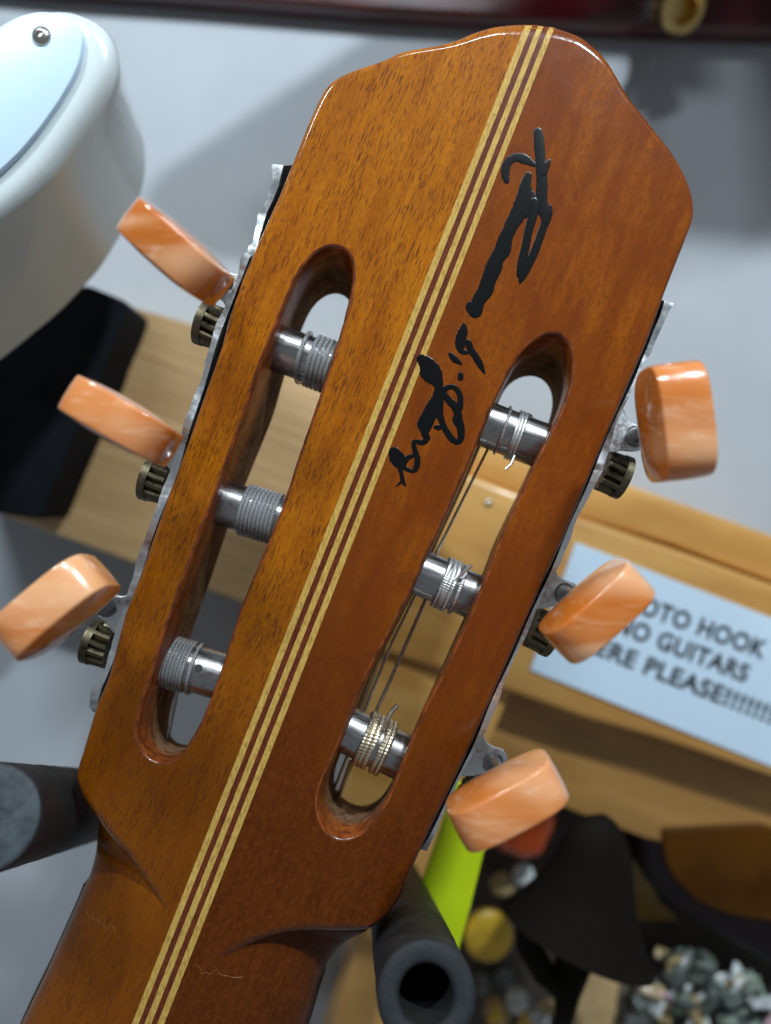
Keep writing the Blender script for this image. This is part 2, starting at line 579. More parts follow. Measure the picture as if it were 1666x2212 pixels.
NEAR2L = [(1205, 705), (1172, 715), (1146, 729), (1125, 751), (1105, 778), (1090, 808), (1070, 847), (1048, 894), (1031, 935), (1008, 996),
          (982, 1055), (948, 1130), (913, 1205), (880, 1280), (833, 1370), (783, 1464), (768, 1501), (750, 1543), (732, 1596), (713, 1639),
          (693, 1681), (678, 1708), (676, 1736), (681, 1767), (691, 1795), (708, 1813), (738, 1828)]
NEAR2R = [(1205, 705), (1217, 708), (1229, 723), (1241, 749), (1246, 778), (1244, 808), (1237, 837), (1225, 872), (1204, 921), (1184, 957),
          (1160, 1000), (1125, 1080), (1085, 1165), (1050, 1260), (1010, 1355), (960, 1462), (922, 1530), (908, 1560), (891, 1611), (871, 1657),
          (858, 1690), (845, 1725), (833, 1749), (816, 1773), (798, 1793), (776, 1813), (738, 1828)]
FAR2L = [(1150, 807), (1113, 815), (1094, 831), (1084, 845), (1075, 875), (1060, 915), (1030, 985), (1000, 1055), (965, 1130), (930, 1205),
         (895, 1280), (848, 1370), (800, 1464), (780, 1526), (760, 1570), (735, 1630), (724, 1657), (717, 1681), (719, 1699), (728, 1718),
         (743, 1729), (761, 1741), (780, 1747)]
FAR2R = [(1150, 807), (1162, 808), (1180, 819), (1192, 837), (1197, 855), (1195, 882), (1186, 914), (1165, 965), (1145, 1010), (1110, 1085),
         (1068, 1170), (1035, 1260), (995, 1350), (945, 1462), (905, 1550), (880, 1610), (851, 1681), (844, 1695), (833, 1714), (816, 1734),
         (798, 1743), (780, 1747)]


def stripe_u(v, off=0.0):
    return 1093.0 - 0.3938 * (v - 244.0) + off


# -- outline of the head, its rolled edge
out = [P(u, v, 0) for u, v in OUT]
out = ccw(smooth(resample(out, 420, True), 2))
orad = []
for p in out:
    u, v = PX(p)
    d = abs(u - 1165) + abs(v - 60)
    r = 1.1
    if v < 460 and u > 560:
        r = 1.5
    r += 3.4 * max(0.0, 1 - d / 260.0)
    if v > 1700 and u < 345 or v > 1985 and u < 800:
        r = 2.8
    orad.append(r)
for _ in range(6):
    orad = [0.5 * orad[i] + 0.25 * (orad[i - 1] + orad[(i + 1) % len(orad)]) for i in range(len(orad))]
out = [Vector((p.x * (1 + 0.62 * r / CAMD), p.y * (1 + 0.62 * r / CAMD), 0)) for p, r in zip(out, orad)]
onrm = inward(out)
oR = [[p + Vector((0, 0, -THK)) for p in out]]
SEG = 7
for k in range(SEG + 1):
    a = math.pi / 2 * k / SEG
    oR.append([p + m * (r * (1 - math.cos(a))) + Vector((0, 0, -r + r * math.sin(a))) for p, m, r in zip(out, onrm, orad)])


def head_z(x, y):
    """height of the rolled edge at a point of the head"""
    best, br = 1e9, 1.0
    q = Vector((x, y, 0))
    for p, r in zip(out, orad):
        d = (Vector((p.x, p.y, 0)) - q).length
        if d < best: best, br = d, r
    if best >= br: return 0.0
    return -br + math.sqrt(max(0.0, br * br - (br - best) ** 2))


V, F, MI = [], [], []


def add_rings(rings, mi):
    s = len(V)
    for rg in rings: V.extend(rg)
    f = []
    rings_faces(rings, f, s)
    F.extend(f)
    MI.extend([mi] * len(f))
    return s + (len(rings) - 1) * len(rings[0])


add_rings(oR[:2], 0)
outer_start = add_rings(oR[1:], 3)
loops = [oR[-1]]
idx = [outer_start]
for NL, NR, FL, FR in ((NEAR1L, NEAR1R, FAR1L, FAR1R), (NEAR2L, NEAR2R, FAR2L, FAR2R)):
    n = 110
    near = resample([P(u, v, 0) for u, v in NL], n) + resample([P(u, v, 0) for u, v in NR], n)[::-1][1:-1]
    far = resample([P(u, v, -THK) for u, v in FL], n) + resample([P(u, v, -THK) for u, v in FR], n)[::-1][1:-1]
    near = smooth(near, 12)
    far = smooth(far, 12)
    if area2(near) < 0:
        near.reverse(); far.reverse()
    nm = inward(near)
    rings = [near]
    rr = 0.9
    wob = [random.uniform(-0.06, 0.06) for _ in near]
    for k in range(1, 6):
        a = math.pi / 2 * k / 5
        g = rr * (1 - math.cos(a))
        ring = []
        for p, q, m, wv in zip(near, far, nm, wob):
            b = p.lerp(q, g / THK)
            ring.append(Vector((b.x, b.y, 0)) + m * (rr * math.sin(a) * 0.75 + wv * math.sin(a)) + Vector((0, 0, -g)))
        rings.append(ring)
    last = rings[-1]
    for k in range(1, 9):
        f = k / 8
        rings.append([a_.lerp(b_, f) for a_, b_ in zip(last, far)])
    loops.append(near)
    # first strip (rolled rim) keeps the face's lacquer
    s0 = len(V)
    e = add_rings(rings[:4], 2)
    add_rings(rings[3:], 1)
    idx.append(s0)
allv = [(i0 + k) for i0, lp in zip(idx, loops) for k in range(len(lp))]
for tri in tessellate_polygon(loops):
    F.append(tuple(allv[i] for i in tri))
    MI.append(0)
head_part = (V, F, MI)

# -- neck: a D section that runs out of the head's lower edge
SECT = [((226, 1700), (832, 1950), -1.2), ((212, 1785), (796, 2012), -0.35), ((211, 1812), (762, 2024), 0.0), ((210, 1839), (731, 2043), 0.2),
        ((201, 1878), (712, 2067), 0.3), ((185, 1913), (696, 2098), 0.3), ((169, 1953), (684, 2133), 0.3), ((143, 2011), (668, 2190), 0.3),
        ((114, 2077), (645, 2262), 0.3), ((79, 2148), (615, 2345), 0.3), ((49, 2212), (587, 2420), 0.3), ((-40, 2430), (500, 2650), 0.3),
        ((-160, 2740), (380, 2960), 0.3)]


def dense(keys, n):
    out_ = []
    m = len(keys) - 1
    for i in range(n):
        t = i / (n - 1) * m
        j = min(int(t), m - 1)
        f = t - j
        a, b = keys[j], keys[j + 1]
        out_.append(tuple(a[k] + (b[k] - a[k]) * f for k in range(len(a))))
    return out_


flat = [(a[0], a[1], b[0], b[1], z) for a, b, z in SECT]
den = dense(flat, 80)
for _ in range(3):
    den = [den[0]] + [tuple(0.25 * a + 0.5 * b + 0.25 * c for a, b, c in zip(den[i - 1], den[i], den[i + 1])) for i in range(1, len(den) - 1)] + [den[-1]]
HN = 15.0
EX = [1.45 + 0.85 * min(1.0, max(0.0, (i - 14) / 26.0)) for i in range(80)]
NQ = 40
nv = []
ridge = []
for lu, lv, ru, rv, zr in den:
    # where the section crosses the inlay
    sl = (rv - lv) / (ru - lu)
    um = (1093 + 0.3938 * 244 - 0.3938 * (lv - sl * lu)) / (1 + 0.3938 * sl)
    vm = lv + sl * (um - lu)
    um += 0.10 * ((lu + ru) / 2 - um)
    Mp = P(um, vm, 0)
    Lp, Rp = P(lu, lv, -HN), P(ru, rv, -HN)
    ridge.append((vm, zr))
    row = []
    for i in range(NQ + 1):
        q = -1 + 2 * i / NQ
        q = math.copysign(1 - (1 - abs(q)) ** 1.5, q)
        E = Lp if q < 0 else Rp
        k = abs(q)
        EXP = EX[len(ridge) - 1]
        drop = HN * (1 - max(0.0, 1 - k ** EXP) ** (1 / EXP))
        row.append(Vector((Mp.x + (E.x - Mp.x) * k, Mp.y + (E.y - Mp.y) * k, zr - drop)))
    row.insert(0, row[0] + Vector((0.4, 0, -7)))
    row.append(row[-1] + Vector((-0.4, 0, -7)))
    nv.append(row)
NF = []
NVl = [v for r in nv for v in r]
wd = len(nv[0])
for i in range(len(nv) - 1):
    for j in range(wd - 1):
        NF.append((i * wd + j, i * wd + j + 1, (i + 1) * wd + j + 1, (i + 1) * wd + j))
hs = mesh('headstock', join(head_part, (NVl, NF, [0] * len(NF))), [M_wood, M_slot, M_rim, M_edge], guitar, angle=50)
for p_ in hs.data.polygons:
    if abs(p_.normal.z) > 0.9999:
        p_.use_smooth = False

# pale hairline cracks and scratches in the lacquer, kept on the surface
from mathutils.bvhtree import BVHTree
_v, _f, _m = join(head_part, (NVl, NF, [0] * len(NF)))
bvh = BVHTree.FromPolygons([tuple(v) for v in _v], _f)


def on_wood(u, v):
    o_ = Vector((0, 0, CAMD))
    h = bvh.ray_cast(o_, (P(u, v, 0) - o_).normalized())
    return h[0], h[1]


M_crack = plain('lacquer_crack', (0.30, 0.14, 0.055), 0.5)
CK = [[(188, 1968), (193, 1985), (199, 1978), (205, 1989), (211, 1984), (216, 1996), (222, 1993), (231, 2009), (238, 1999), (246, 1999), (250, 2018)],
      [(425, 2083), (432, 2090), (436, 2104), (446, 2100), (455, 2106), (462, 2098), (470, 2093), (474, 2104), (490, 2108), (510, 2112), (528, 2110)]]
for ln in CK:
    pts = []
    for (u, v), (u2, v2) in zip(ln, ln[1:]):
        for k in range(5):
            h, n_ = on_wood(u + (u2 - u) * k / 5 + random.uniform(-.6, .6), v + (v2 - v) * k / 5 + random.uniform(-.6, .6))
            if h is not None: pts.append(h + Vector((0, 0, 0.01)))
    mesh('lacquer_crack', tube(pts, [0.04 * random.uniform(0.3, 1.3) for _ in pts], 5), M_crack, guitar)

# fretboard along the far side of the neck
fbL, fbR = [], []
for lu, lv, ru, rv, zr in den[34:]:
    a, b = P(lu, lv, -HN), P(ru, rv, -HN)
    d = (b - a).normalized()
    fbL.append(a - d * 0.9); fbR.append(b + d * 0.9)
FV, FF = [], []
for a, b in zip(fbL, fbR):
    for p, z in ((a, -16.5), (b, -16.5), (b, -22), (a, -22)):
        FV.append(Vector((p.x, p.y, z)))
for i in range(len(fbL) - 1):
    for k in range(4):
        j = (k + 1) % 4
        FF.append((i * 4 + k, i * 4 + j, i * 4 + 4 + j, i * 4 + 4 + k))
FF.append((0, 1, 2, 3))
mesh('fretboard', (FV, FF), M_ebony, guitar)


def ridge_z(v):
    for (v0, z0), (v1, z1) in zip(ridge, ridge[1:]):
        if v0 <= v <= v1:
            return z0 + (z1 - z0) * (v - v0) / max(1e-6, v1 - v0)
    return -5.0 if v < ridge[0][0] else ridge[-1][1]


# -- the five inlaid strips down the middle
EDG = [(1060, 285), (1075, 299.5), (1088, 312.5), (1100.5, 327), (1113, 340), (1126, 355)]


def strip(a, b, lift):
    Vv, Ff = [], []
    n = 170
    gap = 0.4
    for i in range(n):
        v = 50 + (2500 - 50) * i / (n - 1)
        ring = []
        for e in (a, b):
            u = e[0] + (e[1] - e[0]) * (v - 244) / (2212 - 244.0)
            x = P(u, v, 0)
            z = head_z(x.x, x.y) if v < 240 else 0.0
            if v > 1700:
                z = max(z, ridge_z(v) - 0.005)
            ring.append(Vector((x.x, x.y, z)))
        la, lb = ring
        Vv += [la + Vector((0, 0, -0.6)), la + Vector((0, 0, lift)), lb + Vector((0, 0, lift)), lb + Vector((0, 0, -0.6))]
    # trim what would stand past the tip
    keep = [i for i in range(n) if all(inside(Vv[i * 4 + k]) for k in (1, 2))]
    s = keep[0]
    Vv = Vv[s * 4:]
    n = len(Vv) // 4
    for i in range(n - 1):
        for k in range(3):
            Ff.append((i * 4 + k, i * 4 + k + 1, i * 4 + 5 + k, i * 4 + 4 + k))
    return Vv, Ff


def inside(p):
    c = False
    n = len(out)
    for i in range(n):
        a, b = out[i], out[i - 1]
        if (a.y > p.y) != (b.y > p.y) and p.x < (b.x - a.x) * (p.y - a.y) / (b.y - a.y) + a.x:
            c = not c
    return c or p.y < -88


for k in range(5):
    pale = k % 2 == 0
    o = mesh('inlay_strip', strip(EDG[k], EDG[k + 1], 0.05 if pale else 0.035), M_pale if pale else M_brown, guitar, angle=60)
    o['label'] = 'pale maple inlay line' if pale else 'dark red brown inlay line'

# -- the ink signature
def Za(l): return [(813.45 + 0.2604 * x, 244 + 0.2604 * y, r * 0.2604) for x, y, r in l]
def Zb(l): return [(786.3 + 0.1961 * x, 677.9 + 0.1961 * y, r * 0.1961) for x, y, r in l]


STROKES = [
    Za([(1340, 160, 40), (1350, 250, 46), (1360, 400, 44), (1372, 550, 48), (1370, 700, 50), (1380, 800, 52), (1405, 880, 42), (1380, 960, 34),
        (1320, 1130, 36), (1255, 1270, 38), (1205, 1370, 30), (1192, 1405, 14)]),
    Za([(1305, 740, 40), (1300, 830, 42), (1270, 950, 36), (1240, 1090, 36), (1205, 1250, 38), (1185, 1345, 26)]),
    Za([(1440, 775, 16), (1430, 830, 32), (1405, 900, 34)]),
    Za([(1430, 400, 18), (1405, 440, 34), (1385, 500, 30)]),
    Za([(1080, 565, 26), (1068, 500, 38), (1085, 420, 38), (1150, 370, 38), (1225, 385, 44), (1300, 425, 24), (1335, 440, 14)]),
    Za([(1258, 520, 34), (1235, 600, 48), (1235, 690, 74), (1215, 770, 82), (1170, 850, 68), (1125, 920, 62), (1095, 990, 56), (1065, 1060, 64),
        (1045, 1140, 70), (1000, 1210, 64), (970, 1290, 72), (930, 1390, 64), (900, 1480, 66), (845, 1560, 58), (820, 1640, 64)]),
    Za([(1230, 640, 50), (1290, 720, 50), (1290, 790, 50), (1240, 850, 26)]),
    Zb([(1185, -70, 70), (1210, -20, 60), (1215, 25, 26)]),
    Zb([(1100, 125, 26), (1095, 180, 52), (1070, 270, 62), (1062, 350, 58), (1075, 410, 36), (1130, 430, 26)]),
    Zb([(1150, 320, 40), (1180, 400, 42), (1235, 480, 42), (1285, 570, 38), (1320, 640, 18), (1330, 665, 8)]),
    Zb([(955, 450, 28), (1000, 500, 40), (1065, 550, 20)]),
    Zb([(1065, 670, 30), (1065, 705, 36)]),
    Zb([(650, 520, 82), (705, 600, 118), (770, 690, 108), (825, 800, 52), (815, 930, 70), (815, 1060, 62), (850, 1160, 40), (890, 1260, 36),
        (960, 1370, 40), (1030, 1415, 34), (1070, 1370, 38), (1065, 1250, 48), (1030, 1170, 58), (1035, 1100, 46), (1000, 1020, 48),
        (930, 950, 42), (875, 870, 36)]),
    Zb([(880, 840, 34), (950, 805, 32), (1020, 830, 32), (1062, 920, 34), (1055, 1040, 40)]),
    Zb([(790, 940, 55), (735, 1060, 72), (705, 1160, 80), (680, 1250, 66), (670, 1330, 42), (700, 1360, 36), (650, 1420, 34), (570, 1405, 26),
        (548, 1430, 26), (565, 1520, 32), (590, 1600, 34), (575, 1700, 34), (535, 1735, 24), (450, 1700, 28), (400, 1650, 40)]),
    Zb([(680, 1100, 40), (625, 1180, 30), (605, 1230, 20), (640, 1290, 22)]),
    Zb([(790, 1250, 26), (830, 1255, 32), (860, 1245, 16)]),
    Zb([(335, 1530, 66), (365, 1590, 90), (410, 1650, 60), (480, 1590, 32), (545, 1565, 24)]),
    Zb([(390, 1670, 34), (415, 1770, 24), (430, 1850, 26), (460, 1895, 10)]),
    Zb([(430, 1840, 20), (385, 1875, 14), (352, 1905, 6)]),
]
SV, SF = [], []
for st in STROKES:
    pts = [Vector((u, v, r)) for u, v, r in st]
    # Catmull-Rom through the traced points, then an uneven edge
    cr = []
    for i in range(len(pts) - 1):
        p0, p1, p2, p3 = pts[max(i - 1, 0)], pts[i], pts[i + 1], pts[min(i + 2, len(pts) - 1)]
        for k in range(7):
            t = k / 7
            cr.append(0.5 * ((2 * p1) + (p2 - p0) * t + (2 * p0 - 5 * p1 + 4 * p2 - p3) * t * t + (3 * p1 - p0 - 3 * p2 + p3) * t ** 3))
    cr.append(pts[-1])
    cr = resample(cr, max(8, len(cr)))
    # rounded ends
    def d2(a, b):
        q = a - b; q.z = 0
        return q.normalized()
    hd, tl = d2(cr[0], cr[1]), d2(cr[-1], cr[-2])
    c0, c1 = cr[0].copy(), cr[-1].copy()
    for f in (0.5, 0.8, 0.97):
        a = c0 + hd * (c0.z * f); a.z = c0.z * math.sqrt(1 - f * f); cr.insert(0, a)
        b = c1 + tl * (c1.z * f); b.z = c1.z * math.sqrt(1 - f * f); cr.append(b)
    NS = 12
    s0 = len(SV)
    hgt = random.uniform(0.06, 0.10)
    for i, p in enumerate(cr):
        d = d2(cr[min(i + 1, len(cr) - 1)], cr[max(i - 1, 0)])
        nn = Vector((-d.y, d.x, 0))
        rl = max(0.4, p.z * random.uniform(0.94, 1.05)); rr_ = max(0.4, p.z * random.uniform(0.94, 1.05))
        for k in range(NS + 1):
            a = math.pi * k / NS
            c = math.cos(a)
            off = c * (rl if c > 0 else rr_)
            q = P(p.x + nn.x * off, p.y + nn.y * off, 0)
            SV.append(Vector((q.x, q.y, -0.02 + hgt * math.sin(a) ** 0.7 * min(1, 0.4 + p.z / 12))))
    for i in range(len(cr) - 1):
        for k in range(NS):
            SF.append((s0 + i * (NS + 1) + k, s0 + i * (NS + 1) + k + 1, s0 + (i + 1) * (NS + 1) + k + 1, s0 + (i + 1) * (NS + 1) + k))
mesh('ink_signature', (SV, SF), M_ink, guitar, angle=70)

# -- tuning machines
AD = Vector((-0.366, 0.930))            # down the head, in pixels
MACH = {
    'left': dict(
        outer=[(592, 357), (595, 396), (587, 406), (581, 430), (566, 453), (556, 461), (555, 482), (550, 528), (541, 534), (540, 549), (527, 555),
               (519, 586), (503, 627), (490, 653), (477, 690), (457, 752), (445, 782), (430, 837), (416, 880), (400, 922), (370, 1017), (345, 1087),
               (310, 1177), (290, 1242), (270, 1312), (245, 1387), (228, 1444), (216, 1465), (203, 1486), (198, 1527), (206, 1538)],
        inner=[(613, 359), (602, 404), (590, 430), (576, 456), (566, 490), (561, 510), (555, 547), (541, 557), (529, 586), (511, 625), (493, 672),
               (467, 752), (444, 822), (414, 922), (384, 1017), (357, 1092), (322, 1182), (302, 1247), (281, 1316), (256, 1390), (240, 1440),
               (230, 1466), (221, 1486), (214, 1512), (210, 1538)],
        wood=[(634, 352), (608, 420), (567, 512), (533, 590), (503, 672), (482, 748), (442, 862), (402, 977), (362, 1082), (317, 1212), (272, 1330), (237, 1465), (213, 1525)],
        shafts=[(482, 612), (357, 960), (232, 1309)], gears=[(458, 705), (340, 1040), (218, 1392)],
        knobs=[((346, 524), 41.5, 29, 20.2, 8.3), ((230, 894), 30, 29, 20.4, 8.3), ((84, 1312), -42, 29, 20.8, 9.4)],
        posts=[((600, 752), (735, 802)), ((478, 1085), (615, 1126)), ((372, 1430), (490, 1465))], od=Vector((-0.930, -0.366))),
    'right': dict(
        outer=[(1450, 655), (1438, 675), (1428, 700), (1414, 732), (1406, 766), (1387, 789), (1358, 837), (1336, 895), (1313, 977), (1283, 1042),
               (1258, 1097), (1233, 1152), (1208, 1212), (1178, 1267), (1153, 1327), (1128, 1382), (1103, 1432), (1080, 1495), (1056, 1560),
               (1033, 1605), (1006, 1650), (978, 1710), (953, 1760), (938, 1795), (918, 1837)],
        inner=[(1434, 650), (1426, 680), (1412, 715), (1400, 750), (1372, 815), (1340, 880), (1304, 965), (1268, 1050), (1225, 1150), (1190, 1232),
               (1160, 1300), (1130, 1365), (1085, 1465), (1052, 1540), (1022, 1610), (985, 1690), (955, 1750), (930, 1800), (910, 1835)],
        wood=[(1432, 648), (1396, 737), (1301, 957), (1211, 1172), (1151, 1302), (1076, 1470), (1011, 1620), (976, 1695), (924, 1797), (906, 1835)],
        shafts=[(1368, 944), (1217, 1282), (1063, 1644)], gears=[(1325, 1024), (1172, 1364), (1020, 1726)],
        knobs=[((1490, 902), 83, 29, 21.4, 10.4), ((1312, 1331), -42, 29, 20.4, 8.8), ((1105, 1756), -28, 29, 21.4, 9.0)],
        posts=[((1052, 917), (1168, 962)), ((907, 1236), (1027, 1290)), ((757, 1579), (872, 1636))], od=Vector((0.930, 0.366))),
}


def strip_solid(A, B, zf, zb):
    """a strip between two polylines of the photo, at depth zf, carried back to zb"""
    n = len(A)
    Vv, Ff = [], []
    for a, b in zip(A, B):
        Vv += [Vector((a.x, a.y, zb)), Vector((a.x, a.y, zf)), Vector((b.x, b.y, zf)), Vector((b.x, b.y, zb))]
    for i in range(n - 1):
        for k in range(4):
            j = (k + 1) % 4
            Ff.append((i * 4 + k, i * 4 + j, i * 4 + 4 + j, i * 4 + 4 + k))
    Ff.append((3, 2, 1, 0))
    Ff.append(tuple((n - 1) * 4 + k for k in range(4)))
    return Vv, Ff


def knob(E, wdir, ang, thick, half_l, half_w):
    """a rounded oblong button: broad faces slightly domed, its end towards the lens"""
    a = math.radians(ang)
    l = Vector((math.cos(a), -math.sin(a), 0))
    l = (l - wdir * l.dot(wdir)).normalized()
    nn = wdir.cross(l).normalized()
    c = E - wdir * half_w
    NP = 72
    ex = 2.0 / 3.3
    outl = []
    for i in range(NP):
        t = 2 * math.pi * i / NP
        ct, st = math.cos(t), math.sin(t)
        outl.append((math.copysign(abs(ct) ** ex, ct) * half_l, math.copysign(abs(st) ** ex, st) * half_w))
    h0, h1 = thick / 2 * 0.84, thick / 2 * 1.08
    prof = [(0.25, h1 - 0.06 * (h1 - h0)), (0.5, h1 - 0.25 * (h1 - h0)), (0.75, h1 - 0.56 * (h1 - h0)), (0.92, h0 + 0.10), (0.965, h0 + 0.02), (0.985, h0 - 0.05), (0.996, h0 - 0.2), (1.0, h0 - 0.42)]
    rings = []
    for f, h in prof:
        rings.append([c + l * x * f + wdir * y * f + nn * h for x, y in outl])
    for f, h in ((1.012, 0.35 * h0), (1.012, -0.35 * h0)):
        rings.append([c + l * x * f + wdir * y * f + nn * h for x, y in outl])
    for f, h in prof[::-1]:
        rings.append([c + l * x * f + wdir * y * f - nn * h for x, y in outl])
    Vv = [v for r in rings for v in r]
    Ff = []
    rings_faces(rings, Ff, 0)
    Ff.append(tuple(range(NP))[::-1])
    Ff.append(tuple((len(rings) - 1) * NP + k for k in range(NP)))
    return Vv, Ff, c


def gear(c, d, r, length, teeth=13):
    x, y = frame(d)
    d = d.normalized()
    n = teeth * 6
    Vv, Ff = [], []
    prof = []
    for i in range(n):
        ph = (i % 6)
        prof.append(r if ph in (0, 1, 2) else (r * 0.92 if ph in (3, 5) else r * 0.78))
    rows = [(-length / 2, 0.5, 0), (-length / 2, 0.98, 0.0), (-length * 0.1, 0.98, 0.03), (length * 0.18, 1.0, 0.07), (length * 0.18, 1.03, -1), (length * 0.5, 1.03, -1), (length * 0.5, 0.4, -1)]
    for t, f, tw in rows:
        for i in range(n):
            a = 2 * math.pi * i / n + max(tw, 0)
            rad = (prof[i] if tw >= 0 else r * (1.0 if i % 2 else 0.985)) * f
            Vv.append(c + d * t + (x * math.cos(a) + y * math.sin(a)) * rad)
    for j in range(len(rows) - 1):
        for i in range(n):
            k = (i + 1) % n
            Ff.append((j * n + i, j * n + k, (j + 1) * n + k, (j + 1) * n + i))
    Ff.append(tuple(range(n))[::-1])
    Ff.append(tuple((len(rows) - 1) * n + k for k in range(n)))
    return Vv, Ff


def winding(a, d, R, r, t0, t1, turns, phase=0.0, rib=0.0, tail=None, lead=None, skew=0.0):
    """a string wound on a roller from t0 to t1 (mm along d)"""
    x, y = frame(d)
    d = d.normalized()
    per = 40 if rib == 0 else int(2 * math.pi * (R + r) / rib * 4)
    n = int(turns * per)
    pts, rad = [], []
    if lead: pts += lead; rad += [r] * len(lead)
    for i in range(n + 1):
        f = i / n
        an = phase + 2 * math.pi * turns * f
        rr2 = R + r * 0.95
        pts.append(a + d * (t0 + (t1 - t0) * f + skew * math.sin(an)) + (x * math.cos(an) + y * math.sin(an)) * rr2)
        rad.append(r * (1.0 if rib == 0 else (1.05 if i % 4 < 2 else 0.88)))
    if tail:
        for p in tail:
            pts.append(p); rad.append(r)
    return tube(pts, rad, 8)


